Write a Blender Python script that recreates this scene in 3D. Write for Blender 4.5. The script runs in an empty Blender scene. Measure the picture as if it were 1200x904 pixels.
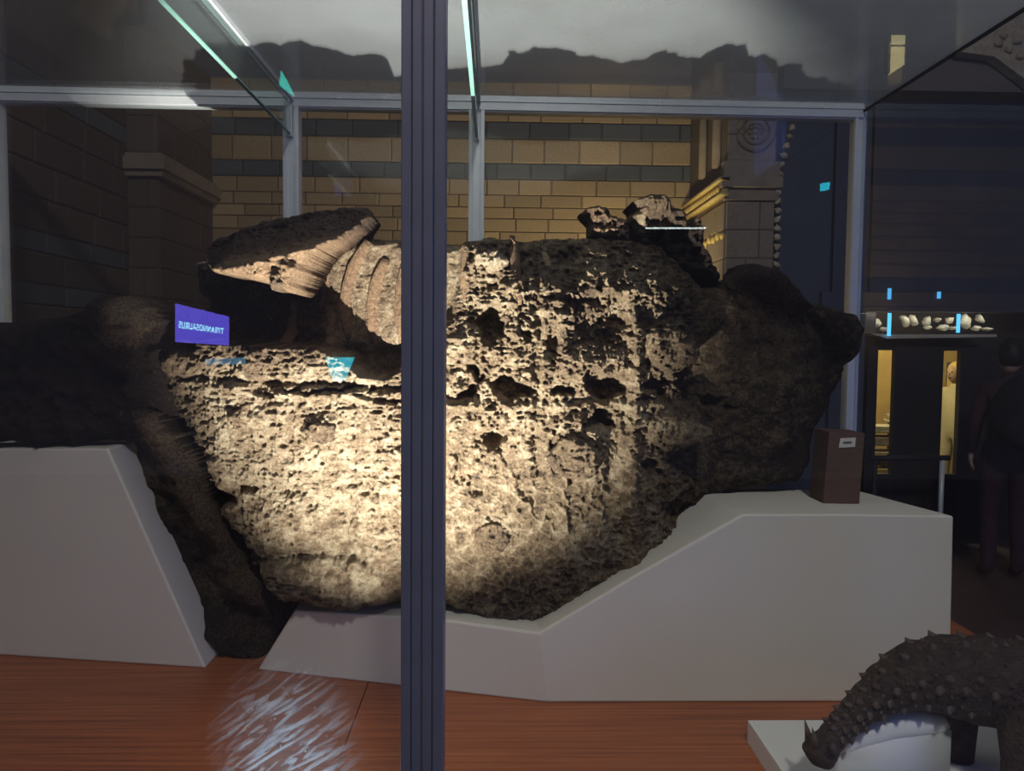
import bpy, bmesh, math, random
import numpy as np
from mathutils import Vector, Matrix, Euler
random.seed(7); rng = np.random.default_rng(7)
scene = bpy.context.scene
C = scene.collection

# ------------------------------------------------------------------ camera
FPX, CX, CY = 870.0, 600.0, 452.0
EYE = np.array([0.0, 0.0, 1.6])
_yaw, _pit, _roll = math.atan(20 / FPX), math.atan(46 / FPX), math.radians(0.5)
FW = np.array([math.sin(_yaw) * math.cos(_pit), math.cos(_yaw) * math.cos(_pit), -math.sin(_pit)])
_R0 = np.cross(FW, [0, 0, 1]); _R0 /= np.linalg.norm(_R0); _U0 = np.cross(_R0, FW)
RT = _R0 * math.cos(_roll) + _U0 * math.sin(_roll); UP = np.cross(RT, FW)
cam = bpy.data.objects.new('camera', bpy.data.cameras.new('camera')); C.objects.link(cam)
cam.data.sensor_width = 36; cam.data.lens = 36 * FPX / 1200; cam.data.clip_start = 0.02
cam.matrix_world = Matrix(((RT[0], UP[0], -FW[0], EYE[0]), (RT[1], UP[1], -FW[1], EYE[1]),
                           (RT[2], UP[2], -FW[2], EYE[2]), (0, 0, 0, 1)))
scene.camera = cam
scene.view_settings.view_transform = 'Standard'; scene.view_settings.look = 'None'
scene.view_settings.exposure = 0.0; scene.view_settings.gamma = 1.0
scene.view_settings.use_curve_mapping = False
scene.cycles.transparent_max_bounces = 32
scene.cycles.sample_clamp_indirect = 4.0
scene.cycles.use_adaptive_sampling = False

# ------------------------------------------------------------------ world and lights
w = bpy.data.worlds.new('dim_hall'); scene.world = w; w.use_nodes = True
w.node_tree.nodes['Background'].inputs[0].default_value = (0.80, 0.74, 1.0, 1)
w.node_tree.nodes['Background'].inputs[1].default_value = 0.05

def light(name, kind, loc, power, col, target=None, **kw):
    d = bpy.data.lights.new(name, kind); d.energy = power; d.color = col
    for k, v in kw.items(): setattr(d, k, v)
    o = bpy.data.objects.new(name, d); C.objects.link(o); o.location = loc
    if target is not None:
        o.rotation_euler = (Vector(target) - Vector(loc)).to_track_quat('-Z', 'Y').to_euler()
    return o
LAMP = (-0.30, 1.16, 0.70); AIM = (-0.27, 2.10, 1.80)
light('case_spot', 'SPOT', LAMP, 640, (1.0, 0.91, 0.78), AIM, spot_size=math.radians(82), spot_blend=0.9, shadow_soft_size=0.007)
light('case_spot_spill', 'POINT', (-0.27, 1.12, 0.86), 1.7, (0.72, 0.88, 1.0), shadow_soft_size=0.03)  # added weak light standing in for stray spot light on glass and deck
light('hall_downlight', 'AREA', (0.5, -2.4, 5.8), 118, (1.0, 0.92, 0.86), (0.3, 2.1, 1.0), shape='DISK', size=0.5)
light('wall_uplight', 'SPOT', (0.95, 5.1, 1.55), 72, (1.0, 0.76, 0.42), (0.75, 6.0, 2.9), spot_size=math.radians(150), spot_blend=0.8, shadow_soft_size=0.08)
light('wall_uplight_dim', 'SPOT', (-0.6, 4.9, 1.5), 7, (1.0, 0.76, 0.48), (-0.5, 6.0, 2.7), spot_size=math.radians(150), spot_blend=0.8, shadow_soft_size=0.1)
light('side_gallery_lamp', 'POINT', (3.5, 7.0, 2.3), 90, (1.0, 0.80, 0.42), shadow_soft_size=0.15)

# ------------------------------------------------------------------ helpers
def P(u, v, Y):
    """point of the plane y = Y that the calibrated photograph shows at (u, v); arrays allowed"""
    u = np.asarray(u, float); v = np.asarray(v, float)
    d = FW + ((u - CX) / FPX)[..., None] * RT - ((v - CY) / FPX)[..., None] * UP
    return EYE + d * (np.asarray(Y, float) / d[..., 1])[..., None]

class MB:
    """collects shapes that become one mesh"""
    def __init__(s): s.v = []; s.f = []
    def add(s, vs, fs):
        n = len(s.v); s.v += [tuple(map(float, p)) for p in vs]; s.f += [tuple(i + n for i in f) for f in fs]; return s
    def box(s, x0, x1, y0, y1, z0, z1):
        return s.add([(x, y, z) for x in (x0, x1) for y in (y0, y1) for z in (z0, z1)],
                     [(0, 1, 3, 2), (4, 6, 7, 5), (0, 4, 5, 1), (2, 3, 7, 6), (0, 2, 6, 4), (1, 5, 7, 3)])
    def prism(s, front, back):
        n = len(front)
        return s.add(list(front) + list(back), [tuple(range(n)), tuple(range(2 * n - 1, n - 1, -1))] +
                     [((i + 1) % n, i, n + i, n + (i + 1) % n) for i in range(n)])
    def tube(s, pts, rad, seg=10, squash=None):
        pts = [Vector(p) for p in pts]; n = len(pts); vs = []; fs = []
        rad = [rad] * n if np.isscalar(rad) else rad
        ref = Vector((0, 0, 1)) if abs((pts[-1] - pts[0]).normalized().z) < 0.9 else Vector((0, 1, 0))
        for i, p in enumerate(pts):
            t = (pts[min(i + 1, n - 1)] - pts[max(i - 1, 0)]).normalized()
            a = t.cross(ref).normalized(); b = a.cross(t)
            for k in range(seg):
                q = 2 * math.pi * k / seg
                vs.append(p + (a * math.cos(q) + b * math.sin(q) * (squash or 1)) * rad[i])
        for i in range(n - 1):
            for k in range(seg):
                k2 = (k + 1) % seg
                fs.append((i * seg + k, i * seg + k2, (i + 1) * seg + k2, (i + 1) * seg + k))
        fs += [tuple(range(seg - 1, -1, -1)), tuple(range((n - 1) * seg, n * seg))]
        return s.add(vs, fs)
    def blob(s, c, r, seg=12, rings=8, noise=0.0, seed=0, rot=None):
        rr = random.Random(seed); vs = []; fs = []; M = rot or Matrix.Identity(3)
        ph = [rr.uniform(0, 6.28) for _ in range(6)]
        for i in range(rings + 1):
            th = math.pi * i / rings
            for k in range(seg):
                q = 2 * math.pi * k / seg
                d = Vector((math.sin(th) * math.cos(q), math.sin(th) * math.sin(q), math.cos(th)))
                f = 1 + noise * (math.sin(3 * d.x + ph[0]) * math.sin(4 * d.z + ph[1]) + 0.6 * math.sin(7 * d.y + ph[2]) * math.sin(6 * d.x + ph[3]) + 0.5 * math.sin(11 * d.z + ph[4]) * math.sin(9 * d.y + ph[5]))
                vs.append(Vector(c) + M @ Vector((d.x * r[0] * f, d.y * r[1] * f, d.z * r[2] * f)))
        for i in range(rings):
            for k in range(seg):
                k2 = (k + 1) % seg
                fs.append((i * seg + k, (i + 1) * seg + k, (i + 1) * seg + k2, i * seg + k2))
        return s.add(vs, fs)
    def cone(s, c, tip, r, seg=7):
        c = Vector(c); tip = Vector(tip); t = (tip - c).normalized()
        a = t.orthogonal().normalized(); b = t.cross(a)
        vs = [c + (a * math.cos(6.2832 * k / seg) + b * math.sin(6.2832 * k / seg)) * r for k in range(seg)] + [tip]
        return s.add(vs, [(k, (k + 1) % seg, seg) for k in range(seg)] + [tuple(range(seg - 1, -1, -1))])
    def build(s, name, mat, parent=None, smooth=False, bevel=0):
        me = bpy.data.meshes.new(name); me.from_pydata(s.v, [], s.f); me.validate()
        bm = bmesh.new(); bm.from_mesh(me)
        bmesh.ops.remove_doubles(bm, verts=bm.verts, dist=1e-6)
        bmesh.ops.recalc_face_normals(bm, faces=bm.faces)
        bm.to_mesh(me); bm.free()
        if smooth: me.polygons.foreach_set('use_smooth', [True] * len(me.polygons))
        o = bpy.data.objects.new(name, me); C.objects.link(o)
        if mat: me.materials.append(mat)
        if parent: put(o, parent)
        if bevel:
            m = o.modifiers.new('bevel', 'BEVEL'); m.width = bevel; m.segments = 2; m.limit_method = 'ANGLE'
        return o
def put(o, parent):
    o.parent = parent
    o.matrix_parent_inverse = Matrix.Translation(parent.location).inverted() if parent.parent is None else parent_world(parent).inverted()
def parent_world(o):
    m = Matrix.Translation(o.location) if o.type == 'EMPTY' else o.matrix_basis.copy()
    return m if o.parent is None else parent_world(o.parent) @ o.matrix_parent_inverse @ m
def tag(o, label=None, cat=None, group=None, kind=None):
    for k, v in (('label', label), ('category', cat), ('group', group), ('kind', kind)):
        if v: o[k] = v
    return o
def empty(name, loc):
    o = bpy.data.objects.new(name, None); C.objects.link(o); o.location = loc; o.empty_display_size = 0.1
    return o

# ------------------------------------------------------------------ materials
class NT:
    def __init__(s, name):
        s.m = bpy.data.materials.new(name); s.m.use_nodes = True; s.t = s.m.node_tree
        s.b = s.t.nodes['Principled BSDF']; s.out = s.t.nodes['Material Output']
    def n(s, kind, **kw):
        x = s.t.nodes.new(kind)
        for k, v in kw.items():
            if k in x.inputs: x.inputs[k].default_value = v
            else: setattr(x, k, v)
        return x
    def l(s, a, b): s.t.links.new(a, b)
def mat(name, col, rough=0.6, metal=0.0, var=0.0, scale=8.0, bump=0.0, bscale=40.0, rnd=0.0, spec=0.5, stretch=(1, 1, 1)):
    k = NT(name); k.b.inputs['Roughness'].default_value = rough; k.b.inputs['Metallic'].default_value = metal
    k.b.inputs['Specular IOR Level'].default_value = spec
    tc = k.n('ShaderNodeTexCoord'); mp = k.n('ShaderNodeMapping'); mp.inputs['Scale'].default_value = stretch
    k.l(tc.outputs['Object'], mp.inputs['Vector'])
    nz = k.n('ShaderNodeTexNoise', Scale=scale, Detail=5.0); k.l(mp.outputs[0], nz.inputs['Vector'])
    a = [c * (1 - var) for c in col]; b = [min(1, c * (1 + var)) for c in col]
    rp = k.n('ShaderNodeValToRGB'); k.l(nz.outputs['Fac'], rp.inputs[0])
    rp.color_ramp.elements[0].position = 0.3; rp.color_ramp.elements[1].position = 0.7
    rp.color_ramp.elements[0].color = (*a, 1); rp.color_ramp.elements[1].color = (*b, 1)
    last = rp.outputs[0]
    if rnd:
        oi = k.n('ShaderNodeObjectInfo'); mr = k.n('ShaderNodeMapRange'); mr.inputs['To Min'].default_value = 1 - rnd; mr.inputs['To Max'].default_value = 1 + rnd
        k.l(oi.outputs['Random'], mr.inputs['Value'])
        hs = k.n('ShaderNodeHueSaturation'); k.l(mr.outputs[0], hs.inputs['Value']); k.l(last, hs.inputs['Color']); last = hs.outputs[0]
    k.l(last, k.b.inputs['Base Color'])
    if bump:
        n2 = k.n('ShaderNodeTexNoise', Scale=bscale, Detail=6.0); k.l(mp.outputs[0], n2.inputs['Vector'])
        bp = k.n('ShaderNodeBump', Strength=bump, Distance=0.02); k.l(n2.outputs['Fac'], bp.inputs['Height'])
        k.l(bp.outputs[0], k.b.inputs['Normal'])
    return k.m
def emit(name, col, strength):
    k = NT(name); e = k.n('ShaderNodeEmission', Strength=strength); e.inputs[0].default_value = (*col, 1)
    k.l(e.outputs[0], k.out.inputs[0]); return k.m
def glass(name, tint=(0.96, 0.98, 0.97), dust=0.0, dust_scale=3.0, smear=None, boost=1.0):
    """clear sheet: fresnel mirror over a clear pass, with an optional film of dust"""
    k = NT(name); k.t.nodes.remove(k.b)
    g = k.n('ShaderNodeNewGeometry'); mi = k.n('ShaderNodeMapRange'); k.l(g.outputs['Backfacing'], mi.inputs['Value'])
    mi.inputs['To Min'].default_value = 1.5; mi.inputs['To Max'].default_value = 1 / 1.5
    fr = k.n('ShaderNodeFresnel'); k.l(mi.outputs[0], fr.inputs['IOR'])
    mu = k.n('ShaderNodeMath', operation='MULTIPLY'); mu.inputs[1].default_value = boost; mu.use_clamp = True; k.l(fr.outputs[0], mu.inputs[0])
    tr = k.n('ShaderNodeBsdfTransparent'); tr.inputs[0].default_value = (*tint, 1)
    gl = k.n('ShaderNodeBsdfGlossy', Roughness=0.0)
    mx = k.n('ShaderNodeMixShader'); k.l(mu.outputs[0], mx.inputs[0]); k.l(tr.outputs[0], mx.inputs[1]); k.l(gl.outputs[0], mx.inputs[2])
    last = mx.outputs[0]
    if dust or smear:
        tc = k.n('ShaderNodeTexCoord')
        df = k.n('ShaderNodeBsdfDiffuse'); df.inputs[0].default_value = (0.82, 0.88, 0.95, 1)
        tl = k.n('ShaderNodeBsdfTranslucent'); tl.inputs[0].default_value = (0.75, 0.88, 1.0, 1)
        ad = k.n('ShaderNodeMixShader'); ad.inputs[0].default_value = 0.5; k.l(df.outputs[0], ad.inputs[1]); k.l(tl.outputs[0], ad.inputs[2])
        nz = k.n('ShaderNodeTexNoise', Scale=dust_scale, Detail=4.0); k.l(tc.outputs['Object'], nz.inputs['Vector'])
        mr = k.n('ShaderNodeMapRange'); k.l(nz.outputs['Fac'], mr.inputs['Value'])
        mr.inputs['From Min'].default_value = 0.25; mr.inputs['From Max'].default_value = 0.75
        mr.inputs['To Min'].default_value = dust * 0.6; mr.inputs['To Max'].default_value = dust * 1.4
        fac = mr.outputs[0]
        if smear:
            (sx, sz, rx, rz) = smear
            mp = k.n('ShaderNodeMapping'); mp.inputs['Location'].default_value = (-sx / rx, 0, -sz / rz); mp.inputs['Scale'].default_value = (1 / rx, 0, 1 / rz)
            k.l(tc.outputs['Object'], mp.inputs['Vector'])
            ln = k.n('ShaderNodeVectorMath', operation='LENGTH'); k.l(mp.outputs[0], ln.inputs[0])
            fo = k.n('ShaderNodeMapRange'); fo.interpolation_type = 'SMOOTHSTEP'; k.l(ln.outputs['Value'], fo.inputs['Value'])
            fo.inputs['From Min'].default_value = 1.0; fo.inputs['From Max'].default_value = 0.0
            m1 = k.n('ShaderNodeMapping'); m1.inputs['Rotation'].default_value = (0, 0.62, 0); k.l(tc.outputs['Object'], m1.inputs['Vector'])
            m2 = k.n('ShaderNodeMapping'); m2.inputs['Scale'].default_value = (13, 1, 95); k.l(m1.outputs[0], m2.inputs['Vector'])
            n2 = k.n('ShaderNodeTexNoise', Scale=1.0, Detail=6.0, Distortion=1.6); k.l(m2.outputs[0], n2.inputs['Vector'])
            st = k.n('ShaderNodeMapRange'); k.l(n2.outputs['Fac'], st.inputs['Value'])
            st.inputs['From Min'].default_value = 0.46; st.inputs['From Max'].default_value = 0.66
            st.inputs['To Min'].default_value = 0.10; st.inputs['To Max'].default_value = 1.0
            vo = k.n('ShaderNodeTexNoise', Scale=150.0, Detail=1.0); k.l(tc.outputs['Object'], vo.inputs['Vector'])
            sp = k.n('ShaderNodeMapRange'); k.l(vo.outputs['Fac'], sp.inputs['Value'])
            sp.inputs['From Min'].default_value = 0.70; sp.inputs['From Max'].default_value = 0.76; sp.inputs['To Max'].default_value = 1.0
            a1 = k.n('ShaderNodeMath', operation='MAXIMUM'); k.l(st.outputs[0], a1.inputs[0]); k.l(sp.outputs[0], a1.inputs[1])
            m3 = k.n('ShaderNodeMath', operation='MULTIPLY'); k.l(a1.outputs[0], m3.inputs[0]); k.l(fo.outputs[0], m3.inputs[1])
            a2 = k.n('ShaderNodeMath', operation='ADD', use_clamp=True); k.l(m3.outputs[0], a2.inputs[0]); k.l(fac, a2.inputs[1]); fac = a2.outputs[0]
        m4 = k.n('ShaderNodeMixShader'); k.l(fac, m4.inputs[0]); k.l(last, m4.inputs[1]); k.l(ad.outputs[0], m4.inputs[2]); last = m4.outputs[0]
    k.l(last, k.out.inputs[0]); return k.m

def rock(name, pale, mid, dark, bump=0.6):
    """fossil matrix: 'pale' vertex tone picks between dark and pale rock, painted shade included, noise breaks it up"""
    k = NT(name); k.b.inputs['Roughness'].default_value = 0.9; k.b.inputs['Specular IOR Level'].default_value = 0.15
    tc = k.n('ShaderNodeTexCoord'); at = k.n('ShaderNodeAttribute', attribute_name='tone')
    n1 = k.n('ShaderNodeTexNoise', Scale=9.0, Detail=8.0, Roughness=0.65); k.l(tc.outputs['Object'], n1.inputs['Vector'])
    n2 = k.n('ShaderNodeTexNoise', Scale=110.0, Detail=6.0, Roughness=0.8); k.l(tc.outputs['Object'], n2.inputs['Vector'])
    a = k.n('ShaderNodeMath', operation='MULTIPLY_ADD'); k.l(n1.outputs['Fac'], a.inputs[0]); a.inputs[1].default_value = 0.6; a.inputs[2].default_value = -0.80
    b = k.n('ShaderNodeMath', operation='MULTIPLY_ADD'); k.l(n2.outputs['Fac'], b.inputs[0]); b.inputs[1].default_value = 1.6; k.l(a.outputs[0], b.inputs[2])
    c = k.n('ShaderNodeMath', operation='ADD'); k.l(b.outputs[0], c.inputs[0]); k.l(at.outputs['Fac'], c.inputs[1])
    d = k.n('ShaderNodeMath', operation='SUBTRACT', use_clamp=True); k.l(c.outputs[0], d.inputs[0]); d.inputs[1].default_value = 0.3
    r = k.n('ShaderNodeValToRGB'); k.l(d.outputs[0], r.inputs[0]); e = r.color_ramp.elements
    e[0].position = 0.05; e[0].color = (*dark, 1); e[1].position = 0.95; e[1].color = (*pale, 1)
    x = e.new(0.5); x.color = (*mid, 1)
    k.l(r.outputs[0], k.b.inputs['Base Color'])
    n3 = k.n('ShaderNodeTexNoise', Scale=95.0, Detail=9.0, Roughness=0.75, Distortion=0.6); k.l(tc.outputs['Object'], n3.inputs['Vector'])
    bp = k.n('ShaderNodeBump', Strength=bump, Distance=0.055); k.l(n3.outputs['Fac'], bp.inputs['Height']); k.l(bp.outputs[0], k.b.inputs['Normal'])
    return k.m

M = {
 'alu': mat('brushed_aluminium', (0.82, 0.88, 0.96), 0.35, 0.15, 0.05, 30),
 'post': mat('dark_anodised_metal', (0.16, 0.17, 0.22), 0.38, 0.35, 0.05, 20),
 'seal': mat('black_seal', (0.012, 0.012, 0.014), 0.7),
 'glass': glass('clear_glass', dust=0.004),
 'glass_side': glass('side_glass', dust=0.004, boost=0.5),
 'glass_front': glass('scuffed_glass', (0.97, 0.985, 0.98), dust=0.003, smear=(-0.285, 1.04, 0.12, 0.15), boost=2.0),
 'glass_roof': glass('dusty_glass', (0.93, 0.95, 0.95), dust=0.27, dust_scale=1.2, boost=0.7),
 'glass_roof_clean': glass('cleaner_roof_glass', (0.93, 0.95, 0.95), dust=0.07, dust_scale=1.2, boost=0.6),
 'fin': glass('green_glass', (0.86, 0.95, 0.93), dust=0.05),
 'fin_edge': mat('green_glass_edge', (0.35, 0.72, 0.66), 0.2, 0, 0.1, 10),
 'plinth': mat('offwhite_paint', (0.74, 0.71, 0.67), 0.6, 0, 0.03, 3, 0.05, 30),
 'white': mat('white_board', (0.82, 0.83, 0.84), 0.5, 0, 0.02, 4),
 'dark': mat('dark_panel', (0.02, 0.018, 0.026), 0.6),
 'navy': mat('navy_panel', (0.05, 0.06, 0.105), 0.55, 0, 0.12, 3),
 'floor': mat('dark_floor', (0.06, 0.045, 0.05), 0.5, 0, 0.2, 4),
 'brick': mat('buff_terracotta', (0.36, 0.26, 0.15), 0.85, 0, 0.16, 14, 0.25, 60, rnd=0.22),
 'brick_dark': mat('slate_blue_terracotta', (0.085, 0.09, 0.105), 0.8, 0, 0.12, 14, 0.2, 60, rnd=0.2),
 'brick_dim': mat('shaded_terracotta', (0.10, 0.068, 0.052), 0.85, 0, 0.16, 10, 0.25, 60, rnd=0.15),  # terracotta darkened in colour for the dim left wall and pier
 'mortar': mat('mortar', (0.13, 0.095, 0.06), 0.95, 0, 0.1, 20),
 'pier': mat('pier_terracotta', (0.23, 0.185, 0.15), 0.85, 0, 0.14, 8, 0.3, 30, rnd=0.08),
 'gold': mat('ochre_moulding', (0.62, 0.47, 0.17), 0.6, 0, 0.2, 30),
 'stone': mat('carved_stone', (0.45, 0.38, 0.30), 0.85, 0, 0.2, 20, 0.4, 40),
 'plaster': mat('upper_plaster', (0.16, 0.14, 0.14), 0.9, 0, 0.1, 2),
 'block': mat('stained_wood_block', (0.10, 0.055, 0.045), 0.7, 0, 0.15, 12, stretch=(1, 1, 6)),
 'paper': mat('paper', (0.62, 0.60, 0.58), 0.8, 0, 0.03, 20),
 'ink': mat('grey_ink', (0.12, 0.11, 0.12), 0.8),
 'bone': mat('pale_bone', (0.62, 0.57, 0.47), 0.75, 0, 0.15, 12, 0.4, 40),
 'hide': mat('brown_armour_hide', (0.055, 0.036, 0.030), 0.75, 0, 0.45, 35, 0.9, 90),
 'horn': mat('grey_brown_horn', (0.085, 0.062, 0.052), 0.6, 0, 0.35, 30),
 'black_cloth': mat('black_cloth', (0.008, 0.007, 0.010), 0.9, 0, 0.2, 20),
 'maroon_cloth': mat('dark_plum_cloth', (0.045, 0.018, 0.032), 0.9, 0, 0.3, 10),
 'skin': mat('skin', (0.55, 0.36, 0.25), 0.6, 0, 0.05, 10),
 'black_hair': mat('black_hair', (0.008, 0.007, 0.008), 0.6),
 'blond': mat('blond_hair', (0.72, 0.52, 0.20), 0.6, 0, 0.25, 40, stretch=(1, 1, 0.2)),
 'cream_cloth': mat('cream_cloth', (0.62, 0.56, 0.40), 0.9, 0, 0.1, 8),
 'ochre': mat('ochre_wall', (0.72, 0.50, 0.20), 0.9, 0, 0.12, 6),
 'teal': mat('slate_teal_panel', (0.05, 0.10, 0.14), 0.7),
 'housing': mat('black_lamp_housing', (0.02, 0.02, 0.02), 0.5),
 'rib': None, 'rock': None,
}
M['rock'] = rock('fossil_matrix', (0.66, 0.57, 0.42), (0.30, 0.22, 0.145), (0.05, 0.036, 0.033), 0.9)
M['bone_rock'] = rock('fossil_bone', (0.52, 0.41, 0.27), (0.25, 0.165, 0.105), (0.06, 0.042, 0.035), 0.7)
# red-brown laminate with fine lines running along the case
k = NT('red_brown_laminate'); k.b.inputs['Roughness'].default_value = 0.45
tc = k.n('ShaderNodeTexCoord'); mp = k.n('ShaderNodeMapping'); mp.inputs['Scale'].default_value = (1.2, 60, 1); k.l(tc.outputs['Object'], mp.inputs[0])
nz = k.n('ShaderNodeTexNoise', Scale=2.0, Detail=6.0); k.l(mp.outputs[0], nz.inputs['Vector'])
rp = k.n('ShaderNodeValToRGB'); k.l(nz.outputs['Fac'], rp.inputs[0])
rp.color_ramp.elements[0].position = 0.3; rp.color_ramp.elements[0].color = (0.25, 0.068, 0.027, 1)
rp.color_ramp.elements[1].position = 0.7; rp.color_ramp.elements[1].color = (0.49, 0.155, 0.06, 1)
k.l(rp.outputs[0], k.b.inputs['Base Color']); M['deck'] = k.m

# ------------------------------------------------------------------ levels
DECK, YF, YB, ZR = 0.617, 1.0, 3.41, 2.684
XL, XR = -2.24, 1.672
X1, X2, XP = float(P(342, 119, 3.4)[0]), float(P(559, 119, 3.4)[0]), float(P(497.5, 452, YF)[0])
def yb(x): return YB + 0.012 * (x + 0.4)

# ------------------------------------------------------------------ structure: floor and walls
tag(MB().box(-6, 9, -7, 11, -0.1, 0).build('floor', M['floor']), kind='structure')

def chamfer_block():
    me = bpy.data.meshes.new('block'); b = MB()
    c = 0.03
    vs = [(-.5, 0, -.5), (.5, 0, -.5), (.5, 0, .5), (-.5, 0, .5), (-.5, -.6, -.5), (.5, -.6, -.5), (.5, -.6, .5), (-.5, -.6, .5),
          (-.5 + c, -1, -.5 + 2 * c), (.5 - c, -1, -.5 + 2 * c), (.5 - c, -1, .5 - 2 * c), (-.5 + c, -1, .5 - 2 * c)]
    fs = [(0, 3, 2, 1)] + [(i, (i + 1) % 4, 4 + (i + 1) % 4, 4 + i) for i in range(4)] + [(4 + i, 4 + (i + 1) % 4, 8 + (i + 1) % 4, 8 + i) for i in range(4)] + [(8, 9, 10, 11)]
    me.from_pydata(vs, [], fs); return me
BLOCK = {}
def block(parent, name, m, center, size, angle):
    """one facing block: width, depth, height; its outer face looks along -Y turned by angle"""
    if m not in BLOCK:
        me = chamfer_block(); me.materials.append(M[m]); BLOCK[m] = me
    o = bpy.data.objects.new(name, BLOCK[m]); C.objects.link(o)
    o.location = center; o.scale = size; o.rotation_euler = (0, 0, angle); put(o, parent); return o
def courses(parent, p0, direction, length, rows, angle, bw=0.31, depth=0.02, name='brick', seed=1):
    """rows: (z0, z1, material); blocks laid along direction from p0"""
    r = random.Random(seed)
    for i, (z0, z1, m) in enumerate(rows):
        x = -r.uniform(0.05, 0.9) * bw
        while x < length:
            wd = bw * r.uniform(0.82, 1.18); a = max(x, 0); b = min(x + wd, length); x += wd
            if b - a < 0.03: continue
            c = Vector(p0) + Vector(direction) * (a + b) / 2
            block(parent, name, m, (c.x, c.y, (z0 + z1) / 2), (b - a - 0.005, depth * r.uniform(0.9, 1.12), z1 - z0 - 0.005), angle)
YW = 6.0
def zz(y, Y=YW): return 1.6 + (406.5 - y) / FPX * Y
XWL, XWR = float(P(248, 200, YW)[0]), float(P(809, 200, YW)[0])
wall = MB().box(XWL - 0.3, XWR + 0.3, YW, YW + 0.2, 0, zz(104)).build('wall_back', M['mortar']); tag(wall, kind='structure')
ys = [104, 122, 135, 149, 168, 196, 214, 232, 246, 259, 274, 290, 306, 322, 338, 356, 374, 392]
ms = ['brick', 'brick', 'brick', 'brick_dark', 'brick', 'brick_dark'] + ['brick'] * 7 + ['brick_dark', 'brick', 'brick', 'brick']
courses(wall, (XWL, YW, 0), (1, 0, 0), XWR - XWL, [(zz(b), zz(a), m) for a, b, m in zip(ys, ys[1:], ms)], 0)
tag(MB().box(-6, 6.5, YW + 0.02, YW + 0.3, zz(104), 6.2).build('wall_upper', M['plaster']), kind='structure')
# left pier with reveal, and the left side wall
YP = 5.05
XPL = float(P(148, 200, YP)[0])
pier = MB().box(XPL, XWL, YP, YW + 0.1, 0, zz(104)).build('wall_pier_left', M['mortar']); tag(pier, kind='structure')
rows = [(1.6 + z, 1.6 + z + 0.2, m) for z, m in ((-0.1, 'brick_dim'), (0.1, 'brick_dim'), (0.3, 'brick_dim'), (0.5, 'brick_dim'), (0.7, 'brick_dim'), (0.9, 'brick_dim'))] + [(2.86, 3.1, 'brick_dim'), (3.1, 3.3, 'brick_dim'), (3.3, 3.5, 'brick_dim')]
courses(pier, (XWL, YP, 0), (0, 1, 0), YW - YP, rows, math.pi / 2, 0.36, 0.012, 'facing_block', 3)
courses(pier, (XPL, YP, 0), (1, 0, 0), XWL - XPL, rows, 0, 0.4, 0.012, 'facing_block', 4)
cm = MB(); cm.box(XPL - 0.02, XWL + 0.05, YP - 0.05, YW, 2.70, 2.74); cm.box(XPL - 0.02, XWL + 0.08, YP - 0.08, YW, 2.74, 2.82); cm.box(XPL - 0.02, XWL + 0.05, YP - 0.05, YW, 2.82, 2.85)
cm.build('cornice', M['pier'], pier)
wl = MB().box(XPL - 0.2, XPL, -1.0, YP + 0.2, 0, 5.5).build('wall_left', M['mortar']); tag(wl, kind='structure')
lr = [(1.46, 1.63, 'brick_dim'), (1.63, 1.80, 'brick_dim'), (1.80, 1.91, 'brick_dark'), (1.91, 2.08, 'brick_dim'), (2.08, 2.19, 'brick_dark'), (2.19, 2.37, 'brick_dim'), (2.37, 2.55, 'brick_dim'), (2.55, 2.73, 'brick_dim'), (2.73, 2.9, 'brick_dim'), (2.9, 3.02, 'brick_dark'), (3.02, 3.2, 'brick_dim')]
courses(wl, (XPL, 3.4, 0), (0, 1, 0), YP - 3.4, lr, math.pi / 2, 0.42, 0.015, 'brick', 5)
# right pier: side reveal with the ochre cornice, front blocks, roundel and crockets
XPR = float(P(907, 250, YP)[0])
pr = MB().box(XWR, XPR, YP, YW + 0.1, 0, zz(60)).build('wall_pier_right', M['mortar']); tag(pr, kind='structure')
def zp(y): return 1.6 + (408 - y) / FPX * YP
frows = [(zp(b), zp(a), 'pier') for a, b in ((237, 270), (270, 303), (303, 340), (340, 380))]
courses(pr, (XWR + 0.0, YP, 0), (1, 0, 0), XPR - XWR, frows, 0, 0.25, 0.012, 'facing_block', 8)
courses(pr, (XWR, YW, 0), (0, -1, 0), YW - YP, frows, -math.pi / 2, 0.3, 0.012, 'facing_block', 9)
urows = [(zp(b), zp(a), 'pier') for a, b in ((90, 128), (128, 160), (160, 192))]
courses(pr, (XWR, YP, 0), (1, 0, 0), XPR - XWR, urows, 0, 0.4, 0.01, 'facing_block', 10)
cm = MB(); cm.box(XWR - 0.03, XPR + 0.02, YP - 0.04, YP + 0.02, zp(210), zp(192)); cm.box(XWR - 0.05, XPR + 0.03, YP - 0.07, YP + 0.02, zp(222), zp(210)); cm.box(XWR - 0.02, XPR + 0.02, YP - 0.03, YP + 0.02, zp(236), zp(222))
cm.build('cornice', M['pier'], pr)
g = MB(); g.box(XWR - 0.07, XWR, YP - 0.07, YW, zp(216), zp(212)); g.box(XWR - 0.04, XWR, YP - 0.04, YW, zp(229), zp(216)); g.box(XWR - 0.06, XWR, YP - 0.06, YW, zp(232), zp(229))
for i in range(16): g.blob((XWR - 0.045, YP + 0.02 + i * 0.06, zp(222.5)), (0.02, 0.026, 0.028), 8, 5)
g.build('ochre_cornice', M['gold'], pr, True)
g = MB()
for i in range(9): g.blob((XWR - 0.012, YP + 0.03 + i * 0.1, zp(276) + 0.01 * (i % 2)), (0.018, 0.035, 0.03), 8, 5, 0.25, i)
g.build('carved_band', M['gold'], pr, True)
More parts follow.
